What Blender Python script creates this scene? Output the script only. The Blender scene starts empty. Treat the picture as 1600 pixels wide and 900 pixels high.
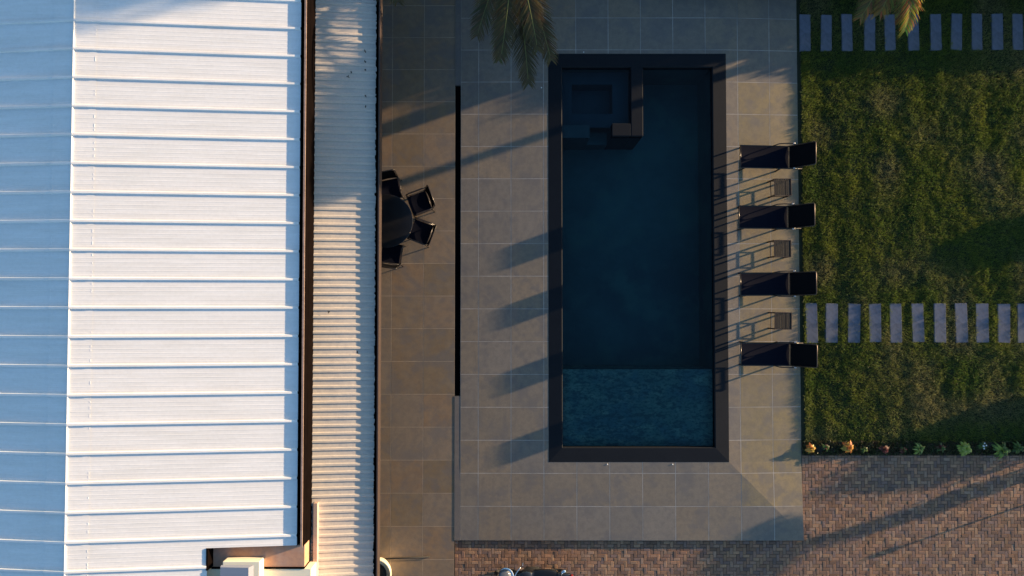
import bpy, bmesh, math, random
import numpy as np
from mathutils import Vector, Matrix
R = math.radians
random.seed(7); rng = np.random.default_rng(7)
scene = bpy.context.scene
C = scene.collection

# ------------------------------------------------------------------ camera
H = 17.8; TILT = R(1.5); F = 1600*24/36
cam = bpy.data.cameras.new('camera'); cam.lens = 24; cam.sensor_width = 36; cam.clip_end = 1000
co = bpy.data.objects.new('camera', cam); C.objects.link(co)
co.location = (0, 0, H); co.rotation_euler = (TILT, 0, 0); scene.camera = co
# ------------------------------------------------------------------ sky and sun
EL, AZ = R(5.9), R(18.5)          # sun low, to the right and a little towards the top
S = Vector((math.cos(EL)*math.cos(AZ), math.cos(EL)*math.sin(AZ), math.sin(EL)))
w = bpy.data.worlds.new('World'); scene.world = w; w.use_nodes = True
nt = w.node_tree; bg = nt.nodes['Background']
sky = nt.nodes.new('ShaderNodeTexSky'); sky.sky_type = 'NISHITA'; sky.sun_disc = False
sky.sun_elevation = EL; sky.sun_rotation = math.pi/2 - AZ
sky.air_density = 1.0; sky.dust_density = 0.6; sky.ozone_density = 2.6
nt.links.new(sky.outputs[0], bg.inputs[0]); bg.inputs[1].default_value = 0.145
sl = bpy.data.lights.new('sun', 'SUN'); sl.energy = 5.0; sl.angle = R(0.5); sl.color = (1.0, 0.71, 0.42)
so = bpy.data.objects.new('sun', sl); C.objects.link(so); so.rotation_euler = S.to_track_quat('Z', 'Y').to_euler()
scene.view_settings.view_transform = 'Standard'; scene.view_settings.look = 'None'
scene.view_settings.exposure = 1.5; scene.view_settings.gamma = 1
scene.render.engine = 'CYCLES'
scene.cycles.transparent_max_bounces = 16

# ------------------------------------------------------------------ helpers
def W(px, py, z=0.0):
    "world x, y at height z of the place seen at a photograph pixel (used only to survey real positions)"
    dx, dy, dz = (px-800)/F, (450-py)/F, -1.0
    c, s = math.cos(TILT), math.sin(TILT)
    dy, dz = dy*c - dz*s, dy*s + dz*c
    k = (z-H)/dz
    return dx*k, dy*k
def X(px, z=0.0, py=450): return W(px, py, z)[0]
def Y(py, z=0.0): return W(800, py, z)[1]

class MB:
    def __init__(s): s.v = []; s.f = []; s.col = None
    def add(s, vs, fs):
        n = len(s.v); s.v += [tuple(p) for p in vs]; s.f += [tuple(n+i for i in f) for f in fs]; return s
    def box(s, x0, x1, y0, y1, z0, z1):
        return s.add([(x0,y0,z0),(x1,y0,z0),(x1,y1,z0),(x0,y1,z0),(x0,y0,z1),(x1,y0,z1),(x1,y1,z1),(x0,y1,z1)],
                     [(0,3,2,1),(4,5,6,7),(0,1,5,4),(1,2,6,5),(2,3,7,6),(3,0,4,7)])
    def tube(s, pts, r, n=8, caps=True):
        pts = [Vector(p) for p in pts]; rr = r if isinstance(r, (list, tuple)) else [r]*len(pts)
        up = None; rings = []
        for i, p in enumerate(pts):
            d = (pts[min(i+1, len(pts)-1)] - pts[max(i-1, 0)]).normalized()
            if up is None: up = Vector((0,0,1)) if abs(d.z) < .9 else Vector((1,0,0))
            a = d.cross(up)
            if a.length < 1e-4: a = d.orthogonal()
            a.normalize(); b = a.cross(d).normalized(); up = b
            rings.append([p + (a*math.cos(2*math.pi*k/n) + b*math.sin(2*math.pi*k/n))*rr[i] for k in range(n)])
        vs = [q for g in rings for q in g]; fs = []
        for i in range(len(pts)-1):
            for k in range(n): fs.append((i*n+k, i*n+(k+1)%n, (i+1)*n+(k+1)%n, (i+1)*n+k))
        if caps: fs += [tuple(range(n-1, -1, -1)), tuple((len(pts)-1)*n+k for k in range(n))]
        return s.add(vs, fs)
    def lathe(s, prof, n=32, c=(0,0)):
        vs = [(c[0]+r*math.cos(2*math.pi*k/n), c[1]+r*math.sin(2*math.pi*k/n), z) for r, z in prof for k in range(n)]; fs = []
        for i in range(len(prof)-1):
            for k in range(n): fs.append((i*n+k, i*n+(k+1)%n, (i+1)*n+(k+1)%n, (i+1)*n+k))
        fs += [tuple(range(n-1,-1,-1)), tuple((len(prof)-1)*n+k for k in range(n))]
        return s.add(vs, fs)
    def build(s, name, mat, parent=None, smooth=False, bevel=0):
        me = bpy.data.meshes.new(name); me.from_pydata(s.v, [], s.f); me.update()
        if s.col is not None:
            a = me.color_attributes.new('tone', 'FLOAT_COLOR', 'POINT')
            a.data.foreach_set('color', np.asarray(s.col, dtype=np.float32).ravel())
        me.materials.append(mat)
        if smooth: me.polygons.foreach_set('use_smooth', [True]*len(me.polygons))
        o = bpy.data.objects.new(name, me); C.objects.link(o)
        if parent: o.parent = parent
        if bevel:
            b = o.modifiers.new('bevel', 'BEVEL'); b.width = bevel; b.segments = 2; b.limit_method = 'ANGLE'
        return o
def tag(o, label=None, cat=None, group=None, kind=None):
    for k, v in (('label', label), ('category', cat), ('group', group), ('kind', kind)):
        if v: o[k] = v
    return o
def empty(name, loc=(0,0,0), rot=(0,0,0)):
    o = bpy.data.objects.new(name, None); C.objects.link(o); o.location = loc; o.rotation_euler = rot
    o.empty_display_size = .1; return o
def copy_tree(o, parent=None):
    c = o.copy(); C.objects.link(c)
    if parent: c.parent = parent
    for ch in list(o.children): copy_tree(ch, c)
    return c

# ------------------------------------------------------------------ materials
def mat(name, col=(.5,.5,.5), rough=.6, metal=0, spec=.5, noise=None, bump=None, attr=False, streak=None, trans=0):
    """noise=(scale, amount, colour2), bump=(scale, strength, distance)"""
    m = bpy.data.materials.new(name); m.use_nodes = True; n = m.node_tree.nodes; l = m.node_tree.links
    b = n['Principled BSDF']; b.inputs['Roughness'].default_value = rough; b.inputs['Metallic'].default_value = metal
    b.inputs['Specular IOR Level'].default_value = spec
    tc = n.new('ShaderNodeTexCoord'); obj = tc.outputs['Object']
    if attr:
        a = n.new('ShaderNodeAttribute'); a.attribute_name = 'tone'; cur = a.outputs['Color']
    else:
        rgb = n.new('ShaderNodeRGB'); rgb.outputs[0].default_value = (*col, 1); cur = rgb.outputs[0]
    for k, ns in enumerate(noise or []):
        sc, amt, c2 = ns[:3]; stretch = ns[3] if len(ns) > 3 else None
        t = n.new('ShaderNodeTexNoise'); t.inputs['Scale'].default_value = sc; t.inputs['Detail'].default_value = 6; t.inputs['Roughness'].default_value = .65
        src = obj
        if stretch:
            mp = n.new('ShaderNodeMapping'); mp.inputs['Scale'].default_value = stretch; l.new(obj, mp.inputs[0]); src = mp.outputs[0]
        l.new(src, t.inputs['Vector'])
        r = n.new('ShaderNodeValToRGB'); lo, hi = (ns[4] if len(ns) > 4 else (.42,.68)); r.color_ramp.elements[0].position = lo; r.color_ramp.elements[1].position = hi
        l.new(t.outputs[0], r.inputs[0])
        mm = n.new('ShaderNodeMath'); mm.operation = 'MULTIPLY'; mm.inputs[1].default_value = amt; l.new(r.outputs[0], mm.inputs[0])
        mx = n.new('ShaderNodeMix'); mx.data_type = 'RGBA'; l.new(mm.outputs[0], mx.inputs[0]); l.new(cur, mx.inputs[6])
        mx.inputs[7].default_value = (*c2, 1); cur = mx.outputs[2]
    l.new(cur, b.inputs['Base Color'])
    if bump:
        t = n.new('ShaderNodeTexNoise'); t.inputs['Scale'].default_value = bump[0]; t.inputs['Detail'].default_value = 5; l.new(obj, t.inputs['Vector'])
        bp = n.new('ShaderNodeBump'); bp.inputs['Strength'].default_value = bump[1]; bp.inputs['Distance'].default_value = bump[2]
        l.new(t.outputs[0], bp.inputs['Height']); l.new(bp.outputs[0], b.inputs['Normal'])
    if trans:
        tr = n.new('ShaderNodeBsdfTranslucent'); l.new(cur, tr.inputs[0]); ms = n.new('ShaderNodeMixShader'); ms.inputs[0].default_value = trans
        l.new(b.outputs[0], ms.inputs[1]); l.new(tr.outputs[0], ms.inputs[2]); l.new(ms.outputs[0], n['Material Output'].inputs[0])
    return m
M = dict(
 roof = mat('white_sheet', (.80,.80,.79), .45, noise=[(1.1,.45,(.66,.65,.62),(.5,5,1)), (3.5,.25,(.62,.61,.57),(.35,3,1)), (14,.15,(.52,.50,.46))], bump=(3,.12,.01)),
 roof2 = mat('weathered_sheet', (.54,.48,.405), .6, noise=[(2.2,.55,(.42,.40,.375),(1,3,1)), (22,.3,(.33,.30,.27))], bump=(8,.15,.01)),
 flash = mat('flashing', (.74,.74,.73), .4, noise=[(9,.3,(.6,.6,.58))]),
 fascia = mat('brown_fascia', (.040,.027,.023), .5, noise=[(6,.5,(.05,.035,.03))]),
 rim = mat('gutter_rim', (.34,.22,.17), .6, noise=[(7,.6,(.16,.11,.09)), (25,.5,(.5,.38,.3))]),
 darkwall = mat('dark_wall', (.0045,.0032,.003), .9, spec=0, noise=[(4,.4,(.008,.0055,.005))]),
 gutter = mat('gutter_black', (.004,.004,.005), .9, spec=.05),
 rust = mat('rusty_flashing', (.50,.27,.16), .7, noise=[(3,.7,(.36,.30,.27)), (12,.5,(.42,.17,.08))]),
 cream = mat('cream_plaster', (.86,.77,.56), .7, noise=[(3,.3,(.76,.68,.50))]),
 deck = mat('deck_slab', attr=True, rough=.62, spec=.35, noise=[(.9,.30,(.150,.130,.108)), (3.2,.40,(.225,.185,.138)), (7,.4,(.095,.088,.082)), (1.7,.5,(.125,.118,.115),(1,1,1),(.5,.6)), (30,.16,(.07,.065,.06))], bump=(35,.25,.004)),
 grout = mat('grout', (.44,.41,.37), .8, noise=[(.7,.9,(.13,.125,.12)), (12,.4,(.2,.19,.17))]),
 terrace_grout = mat('terrace_grout', (.42,.33,.23), .8, noise=[(.9,.7,(.18,.14,.095)), (12,.4,(.15,.12,.09))]),
 brick = mat('brick_paver', attr=True, rough=.75, spec=.25, noise=[(25,.35,(.10,.075,.06)), (.5,.25,(.12,.10,.09))], bump=(60,.3,.004)),
 sand = mat('joint_sand', (.045,.035,.028), .9),
 coping = mat('coping_stone', (.0090,.0115,.0155), .75, spec=.15, noise=[(1.5,.5,(.013,.016,.020)), (18,.3,(.006,.007,.010))], bump=(30,.15,.003)),
 basin = mat('pool_tile', (.045,.105,.100), .5, noise=[(.30,.85,(.015,.045,.055),(1,1,1),(.42,.58)), (1.0,.6,(.085,.175,.135),(1,1,1),(.50,.64)), (4,.35,(.02,.05,.05))]),
 ledge = mat('ledge_stone', (.20,.28,.22), .6, noise=[(.8,.85,(.11,.20,.21),(1,1,1),(.45,.58)), (2.2,.8,(.38,.42,.30),(1,1.8,1),(.50,.62)), (4.0,.85,(.05,.11,.11),(1,2.2,1),(.50,.60)), (10,.7,(.03,.07,.075),(1,1.8,1),(.50,.60))], bump=(5,.5,.03)),
 bench = mat('spa_stone', (.028,.042,.060), .6, noise=[(2,.6,(.016,.026,.042))]),
 sill = mat('spa_sill_stone', (.085,.095,.095), .7, noise=[(5,.5,(.06,.065,.07))]),
 soil = mat('soil', (.030,.022,.015), .95, noise=[(20,.5,(.055,.040,.028))], bump=(30,.6,.02)),
 lawn = mat('lawn_soil', (.020,.026,.008), .95, noise=[(1.2,.6,(.035,.030,.014)), (30,.5,(.012,.016,.006))], bump=(40,.8,.03)),
 far = mat('ground_cover', (.05,.06,.025), .95, noise=[(.3,.7,(.10,.085,.05)), (5,.5,(.03,.04,.015))]),
 grass = mat('grass_blade', attr=True, rough=.55, spec=.3, trans=.35),
 leaf = mat('leaf', attr=True, rough=.45, spec=.4, trans=.3),
 palm = mat('palm_leaflet', attr=True, rough=.4, spec=.3, trans=.12),
 bark = mat('bark', (.13,.10,.075), .9, noise=[(9,.6,(.07,.055,.04),(1,1,4))], bump=(12,.8,.03)),
 stone = mat('stepping_stone', (.125,.140,.190), .9, spec=.2, noise=[(1.3,.6,(.13,.125,.13)), (5,.6,(.065,.075,.11)), (28,.45,(.15,.155,.17),(1,3,1)), (11,.3,(.05,.055,.05))], bump=(30,.4,.006)),
 sling = mat('sling_navy', (.0035,.0045,.011), .8, spec=.08, noise=[(5,.5,(.006,.007,.013),(1,6,1))], bump=(90,.3,.002)),
 slingb = mat('sling_black', (.003,.003,.004), .8, spec=.08),
 frame = mat('dark_metal_frame', (.020,.017,.016), .28, metal=.3),
 glint = mat('glint_metal', (.50,.46,.42), .3, metal=.9),
 brass = mat('bronze_frame', (.07,.05,.04), .4, metal=.5),
 slat = mat('table_slat', (.008,.008,.0085), .6, spec=.25, noise=[(30,.5,(.022,.022,.022),(1,6,1))]),
 glassblack = mat('dark_glass_top', (.008,.008,.009), .32, spec=.5, noise=[(4,.5,(.016,.016,.016))]),
 black = mat('black_plastic', (.006,.006,.007), .4),
 paint = mat('black_paint', (.008,.008,.010), .12, spec=.7),
 chrome = mat('chrome', (.75,.75,.75), .12, metal=1),
 grey = mat('grey_glass', (.13,.14,.15), .2),
 rubber = mat('rubber', (.012,.012,.012), .8),
 pot = mat('cream_ceramic', (.72,.65,.48), .35),
 wall = mat('garden_wall_plaster', (.35,.33,.30), .85, noise=[(1,.4,(.26,.25,.23))]),
 red = mat('red_lens', (.35,.02,.015), .2),
)
# water: thin clear tinted surface that mirrors the sky by Fresnel
m = bpy.data.materials.new('pool_water'); m.use_nodes = True; n = m.node_tree.nodes; l = m.node_tree.links; n.clear()
out = n.new('ShaderNodeOutputMaterial'); tr = n.new('ShaderNodeBsdfTransparent'); tr.inputs[0].default_value = (.46,.74,.80,1)
gl = n.new('ShaderNodeBsdfGlossy'); gl.inputs['Roughness'].default_value = .06; fr = n.new('ShaderNodeFresnel'); fr.inputs[0].default_value = 1.33
mx = n.new('ShaderNodeMixShader'); tc = n.new('ShaderNodeTexCoord'); ns = n.new('ShaderNodeTexNoise'); ns.inputs['Scale'].default_value = 3.5; ns.inputs['Detail'].default_value = 3
bp = n.new('ShaderNodeBump'); bp.inputs['Strength'].default_value = .25; bp.inputs['Distance'].default_value = .02
l.new(tc.outputs['Object'], ns.inputs['Vector']); l.new(ns.outputs[0], bp.inputs['Height'])
l.new(bp.outputs[0], gl.inputs['Normal']); l.new(bp.outputs[0], fr.inputs['Normal'])
l.new(fr.outputs[0], mx.inputs[0]); l.new(tr.outputs[0], mx.inputs[1]); l.new(gl.outputs[0], mx.inputs[2]); l.new(mx.outputs[0], out.inputs[0])
M['water'] = m

# ------------------------------------------------------------------ survey of the main lines
PX0, PX1 = X(857), X(1137)                 # pool, outside of coping
PY1, PY0 = Y(84), Y(722)
CW = 0.345                                 # coping width
IX0, IX1, IY0, IY1 = PX0+CW, PX1-CW, PY0+CW+.02, PY1-CW
DX1 = X(1252)                              # deck right edge
DY0 = Y(845)                               # deck bottom edge
SX0, SX1 = X(710.5), X(719.5)              # slot drain
TX0 = X(520)                               # terrace continues below the veranda roof
TOPY = 9.0
SLR = math.tan(R(3.1)); SLL = math.tan(R(.45)); SLB = math.tan(R(.3))
BRZ = -.095
# the hip: the right side falls to the right, the other sides fall only slightly away from the pool
def deck_z(x, y):
    r = max(0, x-PX1); a = max(0, PX0-x); b = max(0, PY0-y); t = max(0, y-PY1)
    if r > 0 and r >= b: return -SLR*(r-b) - SLB*b
    return -SLL*a - SLB*b - SLB*t*(1 if r == 0 else 0)

# ------------------------------------------------------------------ ground sheets
def sheet(name, rects, z, material, label=None):
    b = MB()
    for x0, x1, y0, y1 in rects: b.add([(x0,y0,z),(x1,y0,z),(x1,y1,z),(x0,y1,z)], [(0,1,2,3)])
    o = b.build(name, material); tag(o, kind='structure'); return o
G = 300
ox0, ox1, oy0, oy1 = PX0+.05, PX1-.05, PY0+.05, PY1-.05
sheet('ground', [(-G,ox0,-G,G),(ox1,G,-G,G),(ox0,ox1,-G,oy0),(ox0,ox1,oy1,G)], -.20, M['far'])

# slabs with open joints over a grout bed
def slab_field(name, xs_lines, ys_lines, zfun, thick, joint, tones, holes=None, cuts=(), material=None, jitter=.0003, joined=()):
    bm = bmesh.new(); lay = bm.verts.layers.float_color.new('tone')
    for i in range(len(xs_lines)-1):
        for j in range(len(ys_lines)-1):
            x0, x1, y0, y1 = xs_lines[i]+joint/2, xs_lines[i+1]-joint/2, ys_lines[j]+joint/2, ys_lines[j+1]-joint/2
            if x1-x0 < .02 or y1-y0 < .02: continue
            rects = [(x0,x1,y0,y1)]
            for hx0,hx1,hy0,hy1 in (holes or []):
                new = []
                for (a,b_,c,d) in rects:
                    if b_ <= hx0 or a >= hx1 or d <= hy0 or c >= hy1: new.append((a,b_,c,d)); continue
                    if a < hx0: new.append((a,hx0,c,d)); a = hx0
                    if b_ > hx1: new.append((hx1,b_,c,d)); b_ = hx1
                    if c < hy0: new.append((a,b_,c,hy0))
                    if d > hy1: new.append((a,b_,hy1,d))
                rects = new
            t = random.choice(sunlit_tones if name == 'pool_deck' and (x0+x1)/2 > PX1 and (x0+x1)/2-PX1 > PY0-(y0+y1)/2 and y1 < 6.6 else tones); k = random.uniform(.94, 1.06); dz = random.uniform(-jitter, jitter)
            tx = random.uniform(-.0005,.0005); ty = random.uniform(-.0005,.0005)
            for (a,b_,c,d) in rects:
                vs = [bm.verts.new((x,y,z)) for z in (-thick,0) for x,y in ((a,c),(b_,c),(b_,d),(a,d))]
                for v in vs: v[lay] = (t[0]*k, t[1]*k, t[2]*k, 1)
                for v in vs[4:]: v.co.z += dz + tx*(v.co.x-x0) + ty*(v.co.y-y0)
                for f in ((4,5,6,7),(0,1,5,4),(1,2,6,5),(2,3,7,6),(3,0,4,7)): bm.faces.new([vs[q] for q in f])
    for pco, pno in cuts:
        bmesh.ops.bisect_plane(bm, geom=bm.verts[:]+bm.edges[:]+bm.faces[:], plane_co=pco, plane_no=pno)
    for v in bm.verts: v.co.z += zfun(v.co.x, v.co.y)
    me = bpy.data.meshes.new(name); bm.to_mesh(me); bm.free(); me.materials.append(material)
    o = bpy.data.objects.new(name, me); C.objects.link(o); return tag(o, kind='structure')
step = .852
gx = X(747.5)
xl = [SX1]; x = gx
while x < DX1-.1:
    if x > SX1+.05: xl.append(x)
    x += step
xl.append(DX1)
yl = [DY0]; y = Y(791.5)
while y < TOPY: yl.append(y); y += step
yl.append(TOPY)
cuts = [((PX1,0,0),(1,0,0)), ((PX0,0,0),(1,0,0)), ((0,PY0,0),(0,1,0)), ((0,PY1,0),(0,1,0)), ((PX1,PY0,0),(1,1,0)), ((PX1,PY1,0),(1,-1,0))]
tones = [(.200,.168,.130),(.215,.174,.126),(.186,.162,.134),(.225,.176,.122),(.198,.170,.138)]
sunlit_tones = [(.240,.185,.092),(.215,.170,.092),(.250,.192,.100)]  # low sun's warmth painted into right-strip slab colours, short of the top shade
hole = (PX0+.0,PX1-.0,PY0+.0,PY1-.0)
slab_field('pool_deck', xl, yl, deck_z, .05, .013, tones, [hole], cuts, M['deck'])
b = MB()   # grout bed under the slabs
bm = bmesh.new()
for (a,c_,d,e) in ((SX1,PX0-.0,DY0+.004,TOPY),(PX1+.0,DX1-.004,DY0+.004,TOPY),(PX0,PX1,DY0+.004,PY0),(PX0,PX1,PY1,TOPY)):
    vs = [bm.verts.new((x,y,-.0010)) for x,y in ((a,d),(c_,d),(c_,e),(a,e))]; bm.faces.new(vs)
for pco,pno in cuts: bmesh.ops.bisect_plane(bm, geom=bm.verts[:]+bm.edges[:]+bm.faces[:], plane_co=pco, plane_no=pno)
for v in bm.verts: v.co.z += deck_z(v.co.x, v.co.y)
me = bpy.data.meshes.new('deck_joints'); bm.to_mesh(me); bm.free(); me.materials.append(M['grout'])
o = bpy.data.objects.new('deck_joints', me); C.objects.link(o); tag(o, kind='structure')
# body of the deck below the slabs
sheet('deck_bed', [(SX1,PX0,DY0+.01,TOPY),(PX1,DX1-.01,DY0+.01,TOPY),(PX0,PX1,DY0+.01,PY0),(PX0,PX1,PY1,TOPY)], -.14, M['sand'])

# terrace by the house
TZ = -.030
txl = [TX0, X(560), X(611.5), X(661.5), SX0]
tyl = [-9.5]; y = Y(875)-step
while y < TOPY:
    if y > -9.4: tyl.append(y)
    y += step
tyl.append(TOPY)
ttones = [(.215,.150,.088),(.225,.158,.098),(.200,.140,.078),(.210,.158,.108),(.228,.150,.085)]
slab_field('terrace', txl, tyl, lambda x,y: TZ, .05, .012, ttones, None, (), M['deck'])
sheet('terrace_joints', [(TX0,SX0,-9.5,TOPY)], TZ-.0010, M['terrace_grout'])
# narrow stone kerb on the step line, above and below the slot drain
DRY1, DRY0 = Y(133), Y(619)
for (a, c_) in ((DRY1, TOPY), (DY0, DRY0)):
    k = MB().box(SX0+.002, SX1-.002, a, c_, -.1, -.022); o = k.build('stone_kerb', M['coping'] if 0 else M['deck'])
    at = o.data.color_attributes.new('tone','FLOAT_COLOR','POINT'); at.data.foreach_set('color', [.13,.12,.115,1]*len(o.data.vertices)); tag(o, kind='structure')

dr = empty('slot_drain', ((SX0+SX1)/2, (DRY0+DRY1)/2, -.1))
tag(dr, 'long black slot drain set in the paving between terrace and pool deck', 'drain')
hw, hl = (SX1-SX0)/2, (DRY1-DRY0)/2
b = MB().box(-hw+.001,-hw+.006,-hl,hl,0,.068).box(hw-.006,hw-.001,-hl,hl,0,.068).box(-hw,hw,-hl,hl,-.02,0)
b.build('channel', M['gutter'], dr)
b = MB()
for k in range(4): b.box(-hw+.015+k*.032, -hw+.015+k*.032+.006, -hl+.005, hl-.005, .03, .05)
b.build('grate', M['gutter'], dr)

# ------------------------------------------------------------------ herringbone brick paving
def brick_field(name, regions, z):
    vs = []; fs = []; cols = []; u = .086; gap = .008
    pal = [(.33,.18,.105),(.28,.155,.095),(.36,.21,.12),(.25,.145,.10),(.31,.195,.13),(.22,.14,.11)]
    def put(x0,x1,y0,y1):
        for (a,b_,c,d) in regions:
            p,q,r,s_ = max(x0,a),min(x1,b_),max(y0,c),min(y1,d)
            if q-p < .02 or s_-r < .02: continue
            t = random.choice(pal); k = random.uniform(.60,1.14); dz = random.gauss(0,.0013)
            sx, sy = random.gauss(0,.008), random.gauss(0,.008); n0 = len(vs); e = .006
            for zz, ee in ((z-.03,0),(z-.005,0),(z,e)):
                for (xx,yy) in ((p+ee,r+ee),(q-ee,r+ee),(q-ee,s_-ee),(p+ee,s_-ee)):
                    vs.append((xx,yy,zz+dz+(sx*(xx-p)+sy*(yy-r) if zz > z-.02 else 0))); cols.append((t[0]*k,t[1]*k,t[2]*k,1))
            for L in (0,4):
                for i in range(4): fs.append((n0+L+i, n0+L+(i+1)%4, n0+L+4+(i+1)%4, n0+L+4+i))
            fs.append((n0+8,n0+9,n0+10,n0+11))
    X0 = min(r[0] for r in regions); X1 = max(r[1] for r in regions); Y0 = min(r[2] for r in regions); Y1 = max(r[3] for r in regions)
    cx, cy = X0, Y0
    nn = int((X1-X0+Y1-Y0)/u)+4
    for i in range(-nn, nn):
        for j in range(-nn//2, nn//2+1):
            a, c = i+2*j, i-2*j
            hx, hy = cx+a*u, cy+c*u
            if hx < X0-.4 or hx > X1+.2 or hy < Y0-.4 or hy > Y1+.2: continue
            put(hx+gap/2, hx+2*u-gap/2, hy+gap/2, hy+u-gap/2)
            vx, vy = hx-u, hy
            put(vx+gap/2, vx+u-gap/2, vy+gap/2, vy+2*u-gap/2)
    b = MB(); b.v = vs; b.f = fs; b.col = cols
    return tag(b.build(name, M['brick']), kind='structure')
BY1 = Y(712, -.07)
brick_field('brick_paving', [(SX0+.01, DX1+.012, -9.2, DY0-.012), (DX1+.012, 15.2, -9.2, BY1)], BRZ)
sheet('paving_bed', [(SX0, 15.3, -9.3, DY0-.004), (DX1, 15.3, DY0-.004, BY1)], BRZ-.011, M['sand'])
sheet('driveway', [(15.3, 60, -30, BY1), (SX0, 15.3, -30, -9.3)], BRZ-.01, mat('paving_beyond', (.18,.13,.10), .85, noise=[(8,.5,(.12,.09,.07))]))

# ------------------------------------------------------------------ pool
pool = empty('swimming_pool', ((PX0+PX1)/2, (PY0+PY1)/2, 0))
tag(pool, 'long dark swimming pool with charcoal coping, corner spa and shallow ledge', 'pool')
pool.location = (0,0,0)
CI = .026                                  # coping rises towards the water
WZ = -.085
def frame_ring(o, i, zo, zi):
    x0,x1,y0,y1 = o; a0,a1,c0,c1 = i
    v = [(x0,y0,zo),(x1,y0,zo),(x1,y1,zo),(x0,y1,zo),(a0,c0,zi),(a1,c0,zi),(a1,c1,zi),(a0,c1,zi)]
    return v, [(0,1,5,4),(1,2,6,5),(2,3,7,6),(3,0,4,7)]
b = MB()
b.add(*frame_ring((PX0,PX1,PY0,PY1),(IX0,IX1,IY0,IY1),.003,CI))
b.add([(x,y,z) for x,y,z in [(IX0,IY0,CI),(IX1,IY0,CI),(IX1,IY1,CI),(IX0,IY1,CI),(IX0+.018,IY0+.018,CI-.016),(IX1-.018,IY0+.018,CI-.016),(IX1-.018,IY1-.018,CI-.016),(IX0+.018,IY1-.018,CI-.016)]], [(0,1,5,4),(1,2,6,5),(2,3,7,6),(3,0,4,7)])
b.add([(x,y,z) for z in (CI-.016,-.15) for x,y in ((IX0+.018,IY0+.018),(IX1-.018,IY0+.018),(IX1-.018,IY1-.018),(IX0+.018,IY1-.018))], [(0,1,5,4),(1,2,6,5),(2,3,7,6),(3,0,4,7)])
b.add([(x,y,z) for z in (.003,-.2) for x,y in ((PX0,PY0),(PX1,PY0),(PX1,PY1),(PX0,PY1))], [(0,1,5,4),(1,2,6,5),(2,3,7,6),(3,0,4,7)])
b.build('coping', M['coping'], pool)
b = MB()
DZ = -1.55
a0,a1,c0,c1 = IX0-.02,IX1+.02,IY0-.02,IY1+.02
b.add([(x,y,z) for z in (-.05,DZ) for x,y in ((a0,c0),(a1,c0),(a1,c1),(a0,c1))], [(0,1,5,4),(1,2,6,5),(2,3,7,6),(3,0,4,7),(4,5,6,7)])
b.build('basin', M['basin'], pool)
LZ = -.30
b = MB().box(a0+.003, a1-.003, c0+.003, Y(577, LZ), DZ+.003, LZ); b.build('shallow_ledge', M['ledge'], pool)
# spa
sx1 = X(1006); sx0 = X(987); sy0 = Y(213); sy1 = Y(193)
b = MB().box(sx0, sx1, sy0, IY1-.003, DZ+.003, CI-.004); b.build('spa_wall', M['coping'], pool, bevel=.018)
b = MB().box(X(957), sx0-.002, sy0+.001, sy1, DZ+.003, CI-.006); b.build('spa_wall', M['coping'], pool, bevel=.018)
zz = -.16
b = MB().box(IX0+.003, X(922,zz), sy0+.001, sy1, DZ+.003, zz); b.build('spa_sill', M['sill'], pool)
b = MB().box(X(922,zz)+.001, X(957)-.001, sy0+.002, sy1+.002, DZ+.003, -.95); b.build('spa_step', M['basin'], pool)
zb = -.42; s0, s1, t0, t1 = X(894,zb), X(958,zb), Y(178,zb), Y(132,zb)
b = MB(); fr_ = frame_ring((IX0+.003,sx0-.003,sy1+.003,IY1-.003),(s0,s1,t0,t1),zb,zb); b.add(*fr_)
b.add([(x,y,z) for z in (zb,-.95) for x,y in ((s0,t0),(s1,t0),(s1,t1),(s0,t1))], [(0,1,5,4),(1,2,6,5),(2,3,7,6),(3,0,4,7),(4,5,6,7)])
b.build('spa_bench', M['bench'], pool)
o = sheet('water', [(a0+.001,a1-.001,c0+.001,c1-.001)], WZ, M['water'])
# little light caps set in the deck beside the coping
capdefs = [(949,725.5,'small bright cap below the pool coping, left one of the pair at the shallow end'),
           (1051,725.5,'small bright cap below the pool coping, right one of the pair at the shallow end'),
           (912,81.5,'small bright cap above the top edge of the pool coping'),
           (846,137,'small bright cap beside the left coping near the palm frond tip')]
for px,py,lab in capdefs:
    x,y = W(px,py); b = MB().lathe([(.015,0),(.015,.008),(.010,.012)], 14)
    o = b.build('deck_light', M['chrome'] if 0 else M['roof']); o.location = (x,y,deck_z(x,y)); tag(o, lab, 'deck light', 'small caps round the pool')

# ------------------------------------------------------------------ house
house = empty('house', (0,0,0)); tag(house, 'low house with white ribbed sheet roof and lower corrugated veranda roof', 'house')
ZE, ZR, ZL = 3.40, 3.84, 3.42
EX = -333*(H-ZE)/F; RX = -691*(H-ZR)/F; LX = 2*RX-EX
YN = 10.0; YS1 = Y(852, ZE); YS2 = -10.5; NX = X(334, ZE)
pitch = .594
yr0 = Y(836, ZE)                          # a rib line
def rib_profile(y0, y1):
    pts = []; n0 = math.floor((y0-yr0)/pitch)-1; n1 = math.ceil((y1-yr0)/pitch)+1
    for k in range(n0, n1):
        c = yr0+k*pitch
        pts += [(c-.034,0),(c-.020,.034),(c+.020,.034),(c+.034,0)]
        m_ = 6; sp = (pitch-.068)/m_
        for q in range(m_):
            s_ = c+.034+sp*(q+.5); pts += [(s_-.012,0),(s_-.006,.0014),(s_+.006,.0014),(s_+.012,0)]
    pts = [p for p in pts if y0 < p[0] < y1]
    return [(y0,0)]+pts+[(y1,0)]
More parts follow.
